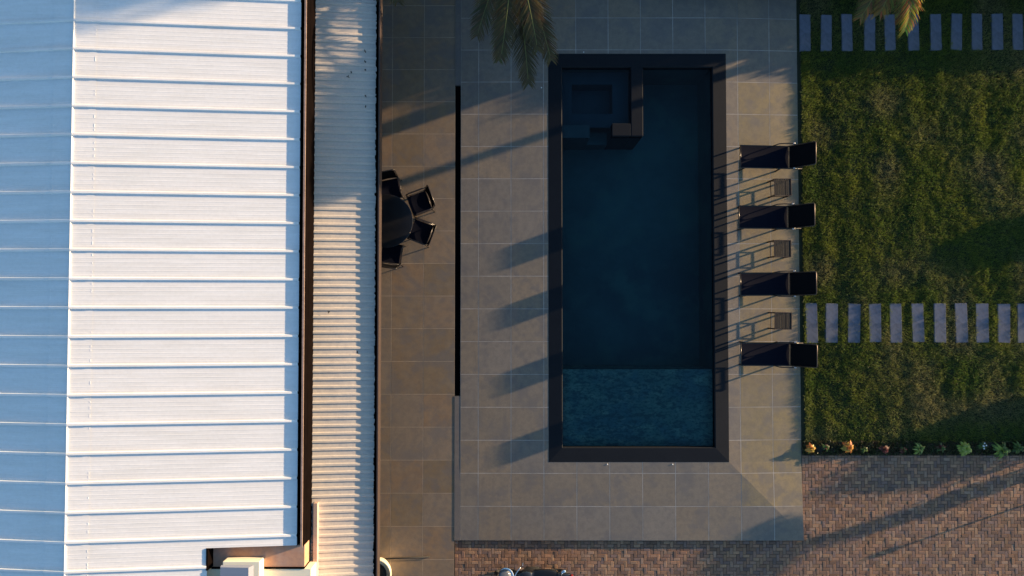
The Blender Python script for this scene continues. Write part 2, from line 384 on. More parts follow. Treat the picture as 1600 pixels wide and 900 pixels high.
def roof_slope(b, xa, za, xb, zb_, y0, y1, lift=0, segs=1):
    pr = rib_profile(y0, y1); vs = []; m_ = len(pr)
    for s_ in range(segs+1):
        t = s_/segs
        for (y,h) in pr: vs.append((xa+(xb-xa)*t, y, za+(zb_-za)*t+h+lift))
    fs = []
    for s_ in range(segs):
        for i in range(m_-1): fs.append((s_*m_+i, (s_+1)*m_+i, (s_+1)*m_+i+1, s_*m_+i+1))
    b.add(vs, fs)
b = MB(); roof_slope(b, RX, ZR, EX, ZE, YS1, YN, segs=6)
zn = ZR+(ZE-ZR)*(NX-RX)/(EX-RX)
roof_slope(b, RX, ZR, NX, zn, YS2, YS1, segs=4)
mr = b.build('roof', M['roof'], house)
b = MB(); roof_slope(b, LX, ZL, RX, ZR, YS2, YN, segs=6); b.build('roof', M['roof'], house)
cw = .45; sl_ = (ZR-ZE)/(EX-RX); sll = (ZR-ZL)/(RX-LX)
b = MB(); roof_slope(b, RX, ZR, RX+cw, ZR-sl_*cw, YS2, YN, lift=.006); roof_slope(b, RX-cw, ZR-sll*cw, RX, ZR, YS2, YN, lift=.006)
y = YS2
while y < YN:
    for dx, zz in ((cw-.03, ZR-sl_*cw), (-cw+.03, ZR-sll*cw)):
        if random.random() < .6: b.box(RX+dx-.005, RX+dx+.009, y-.012, y+random.uniform(.012,.06), zz, zz+.012)
    y += random.uniform(.07,.2)
b.build('ridge_cap', M['roof'], mr)
b = MB().tube([(RX, YS2, ZR+.018),(RX, YN, ZR+.018)], .016, 8); b.build('ridge_roll', M['flash'], mr)
# eave gutter with raised rim
gx1 = X(474, ZE); UP = .068
b = MB().box(EX-.002, gx1, YS1-.02, YN, ZE-.20, ZE-.16).box(EX-.012, EX-.004, YS1-.02, YN, ZE-.2, ZE-.012); b.build('gutter', M['gutter'], house)
b = MB().box(gx1, gx1+.040, YS1-.02, YN, ZE+UP-.02, ZE+UP); gr_ = b.build('gutter_rim', M['rim'], house)
b = MB().box(gx1, gx1+.045, YS1-.02, YN, ZE-.20, ZE+UP-.021); b.build('fascia', M['darkwall'], house)
WX = gx1+.048
b = MB().box(WX-.18, WX, YS1-.02, YN, 2.4, ZE-.202)
# wall below the gutter down to the veranda roof, and the main walls of the house
b.box(WX-.16, WX-.002+.0, YS1+.01, YN-.01, -.1, 2.4)
b.box(LX+.5, LX+.7, YS2+.3, YN-.3, -.1, ZE-.22)
b.build('wall', M['darkwall'], house)
MB().box(LX+.7, WX-.2, YN-.5, YN-.3, -.1, 3.1).build('wall', M['cream'], house); MB().box(LX+.7, NX-.3, YS2+.3, YS2+.5, -.1, 2.9).build('wall', M['cream'], house)
# veranda roof
ZV0, ZV1 = 2.82, 2.68
VX0 = WX+.0; VX1 = X(589, ZV1)
def corr(b, xa, za, xb, zb_, y0, y1, p=.17):
    pts = []; y = y0
    while y < y1: pts += [(y,0),(y+p*.50,0),(y+p*.62,.022),(y+p*.86,.022),(y+p*.98,0)]; y += p
    pts = [q for q in pts if q[0] <= y1]; m_ = len(pts); segs = 14; vs = []
    offs = [random.uniform(-.0025,.0025) for _ in pts]
    for s_ in range(segs+1):
        t = s_/segs
        for i,(yy,h) in enumerate(pts):
            xx = xa+(xb-xa)*t + (random.uniform(-.012,.02) if s_ == segs else 0)
            vs.append((xx, yy, za+(zb_-za)*t+h+.004*math.sin(t*5+yy*.9)+random.uniform(-.0012,.0012)))
    fs = [(s_*m_+i,(s_+1)*m_+i,(s_+1)*m_+i+1,s_*m_+i+1) for s_ in range(segs) for i in range(m_-1)]
    b.add(vs, fs)
b = MB(); corr(b, VX0-.02, ZV0, VX1-.05, ZV1, -10.4, YN); vr = b.build('veranda_roof', M['roof2'], house)
# veranda gutter / fascia with upstand
vg = VX1
b = MB().box(vg-.10, vg+.03, -10.4, YN, ZV1-.16, ZV1-.12); b.build('gutter', M['gutter'], house)
b = MB().box(vg+.03, vg+.058, -10.4, YN, ZV1-.20, ZV1+.095); b.build('fascia', M['fascia'], house)
for k in range(6):
    yy = -8.5+k*3.4
    b = MB().box(vg-1.0, vg-.9, yy-.05, yy+.05, -.03, ZV1-.17); b.build('veranda_post', M['fascia'], house)
# side flashing strip where the lower wing meets the veranda roof
b = MB().box(X(493,2.9), X(499,2.9), YS2, Y(786,2.9), 2.4, 2.93); b.build('edge_board', mat('pink_plaster', (.50,.36,.28), .7, noise=[(6,.5,(.4,.25,.18))]), house)
# notch at the lower end: rusty box gutter, cream wall top, vent
b = MB().box(NX-.35, gx1+.045, Y(882,3.2), YS1-.021, 3.0, 3.325); b.build('box_gutter', M['rust'], house)
b = MB().box(NX+.001, gx1+.047, Y(882,3.2)-.04, Y(882,3.2)-.004, 2.9, 3.345); b.build('gutter_rim', M['darkwall'], house)
b = MB().box(NX-.012, NX+.022, YS1-.45, YS1+.0, 3.0, zn+.02); b.build('flashing', M['darkwall'], house)
b = MB().box(NX-.34, X(492,3.2), YS2, Y(882,3.2)-.042, 2.5, 3.333); b.build('parapet', M['cream'], house)
vent = empty('roof_vent', (X(378,3.6), Y(893,3.6), 3.335)); tag(vent, 'white box shaped vent with grey lid beside the rusty flashing', 'roof vent')
b = MB().box(-.34,.42,-.5,.20,0,.26); b.build('vent_wall', M['cream'], vent, bevel=.01)
b = MB().add([(-.37,-.5,.262),(.30,-.5,.262),(.30,.13,.262),(-.37,.13,.262),(-.37,-.5,.30),(.22,-.5,.33),(.22,.10,.33),(-.37,.10,.30)],
             [(4,5,6,7),(0,1,5,4),(1,2,6,5),(2,3,7,6),(3,0,4,7)]); b.build('vent_lid', mat('grey_sheet', (.28,.29,.33), .5), vent)
b = MB().box(-.30,.10,-.42,-.12,.305,.335); b.build('vent_opening', M['black'], vent)

# ------------------------------------------------------------------ loungers
def make_lounger():
    root = empty('sun_lounger')
    L, hx, wd, sz = 1.27, 0, .285, .34      # local x = 0 at hinge, foot at -L
    fx = -L
    b = MB()
    for s_ in (-1,1): b.tube([(fx,s_*wd,sz),(0.02,s_*wd,sz),(.36,s_*wd,sz-.01)], .016, 8)
    b.tube([(fx,-wd,sz),(fx,wd,sz)], .016, 8); b.tube([(.36,-wd,sz-.01),(.36,wd,sz-.01)], .014, 8)
    b.build('frame', M['frame'], root, smooth=True)
    for lx in (fx+.12, -.24+.02):
        for s_ in (-1,1):
            b = MB().tube([(lx,s_*(wd+.004),sz-.01),(lx+(-.02 if lx<-.6 else .03),s_*(wd+.01),0)], .022, 8)
            b.build('leg', M['frame'], root, smooth=True)
    b = MB().tube([(-.28,-wd,.14),(-.28,wd,.14)], .010, 8); b.build('stretcher', M['frame'], root)
    # sling seat
    vs = []; nx, ny = 14, 7
    for i in range(nx+1):
        for j in range(ny+1):
            u, v = i/nx, j/ny*2-1
            vs.append((fx+.012+(L-.02)*u, v*(wd-.008), sz+.010-.022*(1-v*v)*(.4+.6*math.sin(math.pi*u))))
    fs = [(i*(ny+1)+j,(i+1)*(ny+1)+j,(i+1)*(ny+1)+j+1,i*(ny+1)+j+1) for i in range(nx) for j in range(ny)]
    MB().add(vs, fs).build('seat', M['sling'], root, smooth=True)
    # backrest: raised
    bx, bz = .40, .57; bk = empty('backrest'); 
    C.objects.unlink(bk); bpy.data.objects.remove(bk)
    vs = []
    for i in range(9):
        for j in range(ny+1):
            u, v = i/8, j/ny*2-1
            vs.append((.015+bx*u, v*(wd-.008), sz+.02+bz*u-.03*(1-v*v)*math.sin(math.pi*u)))
    fs = [(i*(ny+1)+j,(i+1)*(ny+1)+j,(i+1)*(ny+1)+j+1,i*(ny+1)+j+1) for i in range(8) for j in range(ny)]
    bk = MB().add(vs, fs).build('backrest', M['slingb'], root, smooth=True)
    b = MB().tube([(0.0,-wd,sz+.01),(bx,-wd,sz+.02+bz),(bx+.012,-wd+.03,sz+.04+bz),(bx+.012,wd-.03,sz+.04+bz),(bx,wd,sz+.02+bz),(0.0,wd,sz+.01)], .014, 8)
    b.tube([(0,-wd,sz+.022),(0,wd,sz+.022)], .010, 6)
    b.build('back_frame', M['brass'], bk, smooth=True)
    b = MB().box(bx-.15,bx-.02,-wd+.03,wd-.03,sz+bz-.04,sz+bz+.02)
    # support strut behind the back
    for s_ in (-1,1): MB().tube([(.20,s_*(wd-.03),sz+.25),(.32,s_*(wd-.03),sz)], .008, 6).build('strut', M['frame'], bk, smooth=True)
    # arms
    for s_ in (-1,1):
        yy = s_*(wd+.035)
        b = MB().tube([(-.42,s_*wd,sz+.01),(-.30,yy,sz+.12),(-.16,yy,sz+.185),(.06,yy,sz+.20),(.10,yy,sz+.17),(.10,s_*wd,sz+.08)], .013, 8)
        am = b.build('armrest', M['frame'], root, smooth=True)
        b = MB().box(.02,.075,yy-.017,yy+.017,sz+.205,sz+.222); b.build('arm_glint', M['glint'], am, bevel=.004)  # bright metal piece added to imitate the sun glint on the arm
    return root
lounge = make_lounger()
Ls = [(1236,245,'topmost sun lounger, on the deck right of the pool by the corner spa end'),
      (1234,339,'second sun lounger from the top, between the two upper side tables'),
      (1236.5,443.5,'third sun lounger from the top, just above the lowest side table'),
      (1237.5,554,'bottommost sun lounger, with its headrest below the first lower stepping stone')]
tilt = math.atan(SLR)
for i,(px,py,lab) in enumerate(Ls):
    o = lounge if i == 0 else copy_tree(lounge)
    x,y = W(px-3,py,.34)
    o.location = (x, y, deck_z(x,y)); o.rotation_euler = (0, tilt, R([-.6,0,.5,-.5][i]))
    tag(o, lab, 'sun lounger', 'black sun loungers in a row beside the pool')
def make_side_table():
    root = empty('side_table'); w_, z = .222, .42
    b = MB()
    for s_ in (-1,1): b.box(-w_,w_,s_*w_-(.014 if s_>0 else 0),s_*w_+(0 if s_>0 else .014),z-.03,z).box(s_*w_-(.014 if s_>0 else 0),s_*w_+(0 if s_>0 else .014),-w_+.0145,w_-.0145,z-.03,z-.0005)
    b.build('top_frame', M['brass'], root)
    b = MB()
    for k in range(9):
        a = -w_+.02+k*.0455; b.box(a,a+.036,-w_+.016,w_-.016,z-.018,z-.006+.003*math.sin(k*2.1))
    b.build('tabletop', M['slat'], root)
    for sx in (-1,1):
        for sy in (-1,1): MB().box(sx*w_-(.036 if sx>0 else 0),sx*w_+(0 if sx>0 else .036),sy*w_-(.036 if sy>0 else 0),sy*w_+(0 if sy>0 else .036),-.01,z-.031).build('leg', M['frame'], root)
    b = MB(); q = w_-.022
    for s_ in (-1,1): b.box(-q,q,s_*q-.008,s_*q+.008,.128,.142).box(s_*q-.008,s_*q+.008,-q+.009,q-.009,.128,.1415)
    b.build('lower_frame', M['frame'], root)
    return root
st = make_side_table()
for i,(px,py,lab) in enumerate([(1224,291.5,'small square slatted side table, topmost of three, between first and second loungers'),
     (1223.5,388,'small square slatted side table, middle of three, between second and third loungers'),
     (1224.5,501.5,'small square slatted side table, lowest of three, level with the stepping stones')]):
    o = st if i == 0 else copy_tree(st); x,y = W(px,py,.42); o.location = (x,y,deck_z(x,y)); o.rotation_euler = (0,tilt,R([1,0,-1][i]))
    tag(o, lab, 'side table', 'side tables between the sun loungers')

# ------------------------------------------------------------------ dining set under the veranda edge
tx, ty = W(603, 345, .74)
dt = empty('dining_table', (tx,ty,TZ)); tag(dt, 'round black dining table half hidden under the veranda roof edge', 'table')
MB().lathe([(.655,.715),(.67,.72),(.67,.735),(.66,.74)], 48).build('tabletop', M['glassblack'], dt)
for k in range(4):
    a = R(45+90*k); MB().tube([(.40*math.cos(a),.40*math.sin(a),.715),(.50*math.cos(a),.50*math.sin(a),0)], .022, 8).build('leg', M['frame'], dt, smooth=True)
b = MB().lathe([(.10,.69),(.10,.714)], 16); b.build('hub', M['frame'], dt)
def make_chair():
    root = empty('dining_chair')            # faces +x (towards the table)
    w_, d, z = .27, .25, .43
    vs=[]; 
    for i in range(8):
        for j in range(8):
            u,v=i/7*2-1,j/7*2-1; vs.append((u*d,v*(w_-.015),z-.02*(1-u*u)*(1-v*v)))
    fs=[(i*8+j,(i+1)*8+j,(i+1)*8+j+1,i*8+j+1) for i in range(7) for j in range(7)]
    MB().add(vs,fs).build('seat', M['sling'], root, smooth=True)
    vs=[]
    for i in range(7):
        for j in range(8):
            u,v=i/6,j/7*2-1; vs.append((-d-.005-.11*u-.03*(1-v*v),v*(w_-.02),z+.04+.42*u))
    fs=[(i*8+j,(i+1)*8+j,(i+1)*8+j+1,i*8+j+1) for i in range(6) for j in range(7)]
    bk=MB().add(vs,fs).build('backrest', M['slingb'], root, smooth=True)
    MB().tube([(-d,-w_,z),(-d-.12,-w_,z+.46),(-d-.135,-w_+.04,z+.485),(-d-.135,w_-.04,z+.485),(-d-.12,w_,z+.46),(-d,w_,z)],.013,8).build('back_frame', M['frame'], bk, smooth=True)
    MB().tube([(-d,-w_,z),(d,-w_,z),(d,w_,z),(-d,w_,z),(-d,-w_,z)],.013,8).build('frame', M['frame'], root, smooth=True)
    for sx in (-1,1):
        for s_ in (-1,1): MB().tube([(sx*(d-.01),s_*w_,z),(sx*(d+.02),s_*(w_+.01),0)],.013,8).build('leg', M['frame'], root, smooth=True)
    for s_ in (-1,1):
        am=MB().tube([(d-.02,s_*w_,z),(d-.02,s_*(w_+.01),z+.19),(d-.08,s_*(w_+.012),z+.215),(-d-.05,s_*(w_+.005),z+.22)],.014,8).build('armrest', M['frame'], root, smooth=True)
        MB().box(-d+.03,d-.10,s_*(w_+.012)-.016,s_*(w_+.012)+.016,z+.228,z+.240).build('arm_pad', M['brass'], am)
    return root
ch = make_chair()
for i,(px,py,ang,lab) in enumerate([(609,296,-78,'black dining chair at the top side of the round table, tight against the roof edge'),
      (655,317,201,'black armchair at the upper right of the round table, angled on open paving'),
      (657,362,159,'black armchair at the lower right of the round table, angled on open paving'),
      (611,396,82,'black dining chair at the bottom of the round table, partly under the roof edge')]):
    o = ch if i == 0 else copy_tree(ch); x,y = W(px,py,.45); o.location = (x,y,TZ); o.rotation_euler = (0,0,R(ang))
    tag(o, lab, 'chair', 'chairs round the dining table')

# ------------------------------------------------------------------ pot, pole and motorcycle at the bottom
x,y = W(586, 899, .55)
pt = empty('plant_pot', (x,y,TZ)); tag(pt, 'cream round pot with a pale rim under the veranda edge', 'pot')
MB().lathe([(.20,0),(.26,.05),(.37,.35),(.40,.52),(.40,.56),(.355,.56),(.34,.50),(.01,.48)], 40).build('bowl', M['pot'], pt, smooth=True)
MB().lathe([(.335,.485),(.2,.51),(.01,.50)], 24).build('soil', M['soil'], pt)
(xa,ya),(xb,yb) = W(598,876,.05), W(671,871.5,.05)
o = MB().tube([(xa-.3,ya,-.012),(xb,yb,-.012)], .018, 8).build('metal_pole', M['rubber'], smooth=True)
tag(o, 'thin black pole lying across the terrace beside the cream pot', 'pole')

def make_motorcycle():
    x,y = W(829, 905, .5)
    r = empty('motorcycle', (x,y,BRZ+.02),(R(-9),0,0)); tag(r, 'parked black motorcycle with chrome mirror and dark seat at the bottom edge', 'motorcycle')
    # front wheel at -x
    for name, wx in (('front_wheel', -.62), ('rear_wheel', .66)):
        b = MB(); pts = [(wx+.25*math.cos(a*math.pi/12), 0, .30+.25*math.sin(a*math.pi/12)) for a in range(25)]
        wh = b.tube(pts, .055, 10, caps=False).build('wheel', M['rubber'], r, smooth=True)
        MB().tube([(wx,-.05,.32),(wx,.05,.32)], .05, 12).build('hub', M['chrome'], wh)
        b = MB()
        for a in range(10):
            t = a*math.pi/5; b.tube([(wx,0,.32),(wx+.23*math.cos(t),0,.32+.23*math.sin(t))], .008, 6)
        b.build('spokes', M['chrome'], wh)
    # tank and body, seat
    def loft(sections, mname, name, par=r):
        vs=[]; n_=14
        for (sx_, hw_, zc, hh) in sections:
            for k in range(n_):
                a=2*math.pi*k/n_; vs.append((sx_, hw_*math.copysign(abs(math.cos(a))**.8,math.cos(a)), zc+hh*math.copysign(abs(math.sin(a))**.8,math.sin(a))))
        fs=[(i*n_+k,i*n_+(k+1)%n_,(i+1)*n_+(k+1)%n_,(i+1)*n_+k) for i in range(len(sections)-1) for k in range(n_)]
        fs += [tuple(range(n_)), tuple((len(sections)-1)*n_+k for k in range(n_-1,-1,-1))]
        return MB().add(vs,fs).build(name, M[mname], par, smooth=True)
    loft([(-.36,.10,.82,.06),(-.30,.17,.84,.10),(-.10,.20,.84,.12),(.02,.17,.80,.10),(.10,.12,.78,.06)], 'paint', 'fuel_tank')
    loft([(.02,.14,.78,.04),(.1,.19,.79,.05),(.45,.20,.80,.055),(.62,.17,.83,.05),(.68,.10,.85,.03)], 'black', 'seat')
    loft([(-.25,.08,.5,.12),(-.1,.18,.45,.2),(.2,.18,.45,.2),(.32,.08,.5,.12)], 'rubber', 'engine')
    loft([(.55,.07,.66,.03),(.75,.09,.68,.05),(.98,.07,.66,.05),(1.05,.03,.6,.03)], 'paint', 'rear_fender')
    MB().tube([(-.62,.0,.66),(-.45,0,.98)], .05, 10).build('fork', M['chrome'], r, smooth=True)
    MB().tube([(-.22,-.36,1.02),(-.32,-.25,1.05),(-.40,-.08,1.0),(-.40,.08,1.0),(-.32,.22,1.05),(-.24,.30,1.02)], .014, 8).build('handlebar', M['chrome'], r, smooth=True)
    hd = MB().lathe([(.10,.86),(.17,.93),(.20,1.0),(.195,1.03),(.165,1.035)], 28, (-.62,.08)).build('headlight', M['chrome'], r, smooth=True)
    MB().lathe([(.164,1.036),(.10,1.05),(.01,1.055)], 28, (-.65,.08)).build('dial', M['grey'], hd, smooth=True)
    for s_ in (-1,1):
        MB().tube([(-.22,s_*.30,1.02),(-.20,s_*.36,1.10)], .006, 6).build('mirror_stem', M['chrome'], r)
        mo = MB().lathe([(.045,0),(.05,.01),(.045,.02)], 18).build('mirror', M['chrome'], r); mo.location = (-.20, s_*.37, 1.10); mo.rotation_euler = (0, R(70), 0)
    MB().tube([(.0,-.17,.30),(.5,-.20,.32),(1.0,-.21,.42)], [.03,.045,.05], 12).build('exhaust', M['chrome'], r, smooth=True)
    for s_ in (-1,1): MB().tube([(.76,s_*.05,.78),(.78,s_*.13,.80),(.86,s_*.16,.80)], [.02,.04,.05], 10).build('turn_signal', M['chrome'], r, smooth=True)
    MB().box(1.0,1.05,-.05,.05,.68,.75).build('tail_light', M['red'], r, bevel=.01)
    return r
make_motorcycle()

# ------------------------------------------------------------------ lawn, stepping stones
LZg = -.118
LY0 = Y(690, LZg)

sheet('flower_bed', [(DX1+.001, 30, BY1+.002, LY0-.001)], LZg+.008, M['soil'])
stones = []
row1 = [1258,1291.3,1323.7,1359,1391,1427.5,1462.7,1495,1527,1559,1591,1624]
row2 = [1268,1299.6,1335,1367.6,1400,1435,1469,1503,1535,1569,1600,1634]
sz_ = -.080
stone_rects = []
num = ['first','second','third','fourth','fifth','sixth','seventh','eighth','ninth','tenth','eleventh','twelfth']
for row,(pxs,ya,yb,wpx) in enumerate(((row1,22,80,17),(row2,474,535.5,18.5))):
    for i,px in enumerate(pxs):
        yc = (ya+yb)/2 - (i*.18 if row==0 else 0); x,y = W(px,yc,sz_); hw_=wpx/2/60.1*random.uniform(.96,1.05); hh=(yb-ya)/2/60.1*random.uniform(.98,1.02)
        b = MB().box(-hw_,hw_,-hh,hh,-.05,0); o = b.build('stepping_stone', M['stone'], bevel=.007)
        for v in o.data.vertices:
            v.co.x += random.gauss(0,.005); v.co.y += random.gauss(0,.007)
        o.location = (x,y,sz_+random.uniform(-.005,.005)); o.rotation_euler = (random.gauss(0,.006),random.gauss(0,.014),R(random.gauss(0,.8)))
        side = 'upper' if row==0 else 'lower'
        tag(o, f'pale narrow slab in the {side} stepping stone path, {num[i]} from the pool deck', 'stepping stone', f'stepping stones of the {side} path')
        stone_rects.append((x-hw_-.0,x+hw_+.0,y-hh-.0,y+hh+.0))

def vnoise(x, y, sc, seed=0):
    g = np.random.default_rng(100+seed).random((64,64)); x = x/sc; y = y/sc
    xi = np.floor(x).astype(int); yi = np.floor(y).astype(int); fx = x-xi; fy = y-yi; fx = fx*fx*(3-2*fx); fy = fy*fy*(3-2*fy)
    f = lambda a,b_: g[a%64, b_%64]
    return (f(xi,yi)*(1-fx)+f(xi+1,yi)*fx)*(1-fy)+(f(xi,yi+1)*(1-fx)+f(xi+1,yi+1)*fx)*fy
def lawn_z(x, y):
    x = np.asarray(x, float); y = np.asarray(y, float)
    h = .046*(vnoise(x*1.0+20, y*.28+9, .34, 11)-.5) + .030*(vnoise(x+3, y*.45, 1.1, 12)-.5) + .012*(vnoise(x, y, .16, 13)-.5)
    e = np.clip((x-DX1)/.5, 0, 1)*np.clip((15.0-x)/.5, 0, 1)
    for (a,b_,c,d) in stone_rects:
        dd = np.maximum(np.maximum(a-x, x-b_), np.maximum(c-y, y-d)); e = np.minimum(e, np.clip(dd/.12, 0, 1))
    return h*e
nx_, ny_ = 120, 210
gx_, gy_ = np.meshgrid(np.linspace(DX1+.001, 15.1, nx_), np.linspace(LY0, 8.6, ny_), indexing='ij')
gz_ = LZg - .004 + lawn_z(gx_.ravel(), gy_.ravel()).reshape(gx_.shape)
b = MB(); b.v = [tuple(q) for q in np.stack([gx_.ravel(), gy_.ravel(), gz_.ravel()], 1)]
b.f = [(i*ny_+j,(i+1)*ny_+j,(i+1)*ny_+j+1,i*ny_+j+1) for i in range(nx_-1) for j in range(ny_-1)]
n0 = len(b.v); b.v += [(DX1+.001,8.6,LZg-.004),(30,8.6,LZg-.004),(30,12,LZg-.004),(DX1+.001,12,LZg-.004),(15.1,LY0,LZg-.004),(30,LY0,LZg-.004),(30,8.6,LZg-.004),(15.1,8.6,LZg-.004)]
b.f += [(n0,n0+1,n0+2,n0+3),(n0+4,n0+5,n0+6,n0+7)]
tag(b.build('lawn', M['lawn'], smooth=True), kind='structure')
def grass(name, x0, x1, y0, y1, n, label, hscale=1.0):
    x = rng.uniform(x0,x1,n); y = rng.uniform(y0,y1,n)
    dens = .5*vnoise(x,y,.9,1)+.5*vnoise(x,y,.22,2)
    keep = rng.random(n) < .45+.8*dens+.6*(x < DX1+.3)
    for (a,b_,c,d) in stone_rects:
        edge = rng.uniform(-.004,.032,n)
        keep &= ~((x>a+edge)&(x<b_-edge)&(y>c+edge)&(y<d-edge))
    x, y = x[keep], y[keep]; n = len(x)
    tuft = vnoise(x,y,.11,5); big = vnoise(x,y,1.4,3); mid = vnoise(x,y,.35,4)
    hgt = (.028+.040*tuft+.018*mid)*rng.uniform(.6,1.35,n)*hscale
    hgt = hgt + .050*np.clip(1-(x-DX1)/.40,0,1)*rng.uniform(.5,1.2,n)
    lean = rng.uniform(.25,1.0,n)*hgt; th = rng.uniform(0,2*np.pi,n)+2.5*vnoise(x,y,.3,6)
    wd = rng.uniform(.0028,.0058,n); ph = rng.uniform(0,2*np.pi,n)
    lx, ly = np.cos(th)*lean, np.sin(th)*lean; wx, wy = np.cos(ph)*wd, np.sin(ph)*wd
    z0 = LZg-.006+lawn_z(x,y)
    V = np.empty((n,5,3))
    V[:,0] = np.stack([x-wx,y-wy,z0],1); V[:,1] = np.stack([x+wx,y+wy,z0],1)
    V[:,2] = np.stack([x+wx*.8+lx*.4,y+wy*.8+ly*.4,z0+hgt*.65],1); V[:,3] = np.stack([x-wx*.8+lx*.4,y-wy*.8+ly*.4,z0+hgt*.65],1)
    V[:,4] = np.stack([x+lx,y+ly,z0+hgt],1)
    base = np.arange(n)[:,None]*5
    me = bpy.data.meshes.new(name)
    loops = np.concatenate([base+np.array([[0,1,2,3]]), base+np.array([[3,2,4]])],1).ravel()
    me.vertices.add(n*5); me.vertices.foreach_set('co', V.ravel())
    me.loops.add(n*7); me.loops.foreach_set('vertex_index', loops.astype(np.int32))
    me.polygons.add(n*2)
    ls = np.stack([np.arange(n)*7, np.arange(n)*7+4],1).ravel(); me.polygons.foreach_set('loop_start', ls.astype(np.int32))
    me.update(calc_edges=True)
    g1, g2, dry = np.array([.074,.140,.026]), np.array([.200,.225,.034]), np.array([.27,.235,.13])
    t = np.clip(.05+.45*vnoise(x,y*.3,.3,15)+.5*vnoise(x,y,.5,7)+rng.normal(0,.18,n),0,1)[:,None]
    col = g1*(1-t)+g2*t
    dp = np.clip((vnoise(x,y,.9,8)-.44)*1.7+rng.normal(0,.22,n),0,.9)[:,None]*.75
    col = (col*(1-dp)+dry*dp)*rng.uniform(.7,1.25,n)[:,None]
    cc = np.ones((n,5,4)); cc[:,:,:3] = col[:,None,:]
    a = me.color_attributes.new('tone','FLOAT_COLOR','POINT'); a.data.foreach_set('color', cc.ravel().astype(np.float32))
    me.materials.append(M['grass']); me.validate()
    o = bpy.data.objects.new(name, me); C.objects.link(o)
    return tag(o, label, 'grass', kind='stuff')
grass('grass', DX1+.10, 14.6, LY0-.02, 8.4, 420000, 'short rough green lawn with drier patches right of the deck')

# ------------------------------------------------------------------ leafy plants
def leaves(n, centre, rad, size, pal, shell=.4, up=.3, aspect=.45, power=1):
    d = rng.normal(size=(n,3)); d /= np.linalg.norm(d,axis=1)[:,None]
    r = (shell+(1-shell)*rng.random(n))[:,None]
    P = np.array(centre)+d*r*np.array(rad)
    nrm = d*.6+rng.normal(size=(n,3))*.6+np.array([0,0,up]); nrm /= np.linalg.norm(nrm,axis=1)[:,None]
    a = np.cross(nrm, rng.normal(size=(n,3))); a /= np.linalg.norm(a,axis=1)[:,None]; b_ = np.cross(nrm,a)
    s_ = size*rng.uniform(.6,1.3,n)[:,None]
    V = np.stack([P-a*s_*.5, P+b_*s_*aspect*.5+nrm*s_*.06, P+a*s_*.5, P-b_*s_*aspect*.5+nrm*s_*.06],1)
    c = np.array([pal[i] for i in rng.integers(0,len(pal),n)])*rng.uniform(.7,1.25,n)[:,None]
    return V.reshape(-1,3), np.concatenate([np.repeat(c,4,0), np.ones((n*4,1))],1)
def leaf_obj(name, parts, parent=None, material=None):
    V = np.concatenate([p[0] for p in parts]); Cc = np.concatenate([p[1] for p in parts])
    b = MB(); b.v = [tuple(v) for v in V]; b.f = [(i,i+1,i+2,i+3) for i in range(0,len(V),4)]; b.col = Cc
    return b.build(name, material or M['leaf'], parent)
def rosette(n, length, width, pal, z=.02, droop=.5, spread=(15,75)):
    vs=[]; fs=[]; cols=[]
    for i in range(n):
        az=random.uniform(0,2*math.pi); el=R(random.uniform(*spread)); L=length*random.uniform(.6,1.15); wv=width*random.uniform(.7,1.2)
        c=random.choice(pal); k=random.uniform(.75,1.2); bz=z+random.uniform(0,length*.5); sgs=4; n0=len(vs)
        for q in range(sgs+1):
            t=q/sgs; r_=L*t*math.cos(el); zz=bz+L*t*math.sin(el)-droop*L*t*t; ww=wv*math.sin(math.pi*min(.97,.12+t*.85))
            for s_ in (-1,1): vs.append((r_*math.cos(az)-s_*ww*math.sin(az), r_*math.sin(az)+s_*ww*math.cos(az), zz+ww*.3)); cols.append((c[0]*k,c[1]*k,c[2]*k,1))
        for q in range(sgs): fs.append((n0+2*q,n0+2*q+1,n0+2*q+3,n0+2*q+2))
    b=MB(); b.v=vs; b.f=fs; b.col=cols; return b
green=[(.07,.12,.02),(.10,.16,.03),(.05,.09,.02)]; lime=[(.30,.36,.06),(.22,.30,.05),(.36,.40,.10)]
orange=[(.55,.22,.03),(.62,.30,.05),(.40,.13,.03),(.45,.33,.05)]; redd=[(.16,.035,.025),(.10,.03,.02),(.20,.07,.04)]
beds=[(1267,701,.14,.028,orange,46,'round orange leafed plant at the deck corner of the flower bed','spiky_plant'),
 (1292,700,.11,.016,redd+green,26,'small dim green and red plant between the two orange ones','small_plant'),
 (1326,699,.16,.028,orange,60,'larger orange and yellow plant, second bright one from the deck','spiky_plant'),
 (1352,703,.10,.014,green,24,'tiny dark green tuft right of the larger orange plant','small_plant'),
 (1383,702,.13,.024,redd,36,'dark red leafed plant in the middle of the flower bed','red_plant'),
 (1413,704,.11,.018,green+redd,26,'low dull plant right of the dark red one','small_plant'),
 (1437,702,.17,.022,green+lime,40,'mid green plant with loose leaves left of the lime one','leafy_plant'),
 (1472,700,.13,.018,redd+green,34,'low maroon and green plant between the green and lime plants','small_plant'),
 (1508,700,.20,.030,lime,52,'tall lime green plant left of the white flowers','leafy_plant'),
 (1536,697,.12,.014,green,30,'white flowering plant between the two lime plants','flowering_plant'),
 (1566,704,.21,.030,lime+green,60,'wide yellow green plant near the right end of the bed','leafy_plant'),
 (1592,700,.16,.022,green,40,'dark green plant at the right edge of the photo','leafy_plant')]
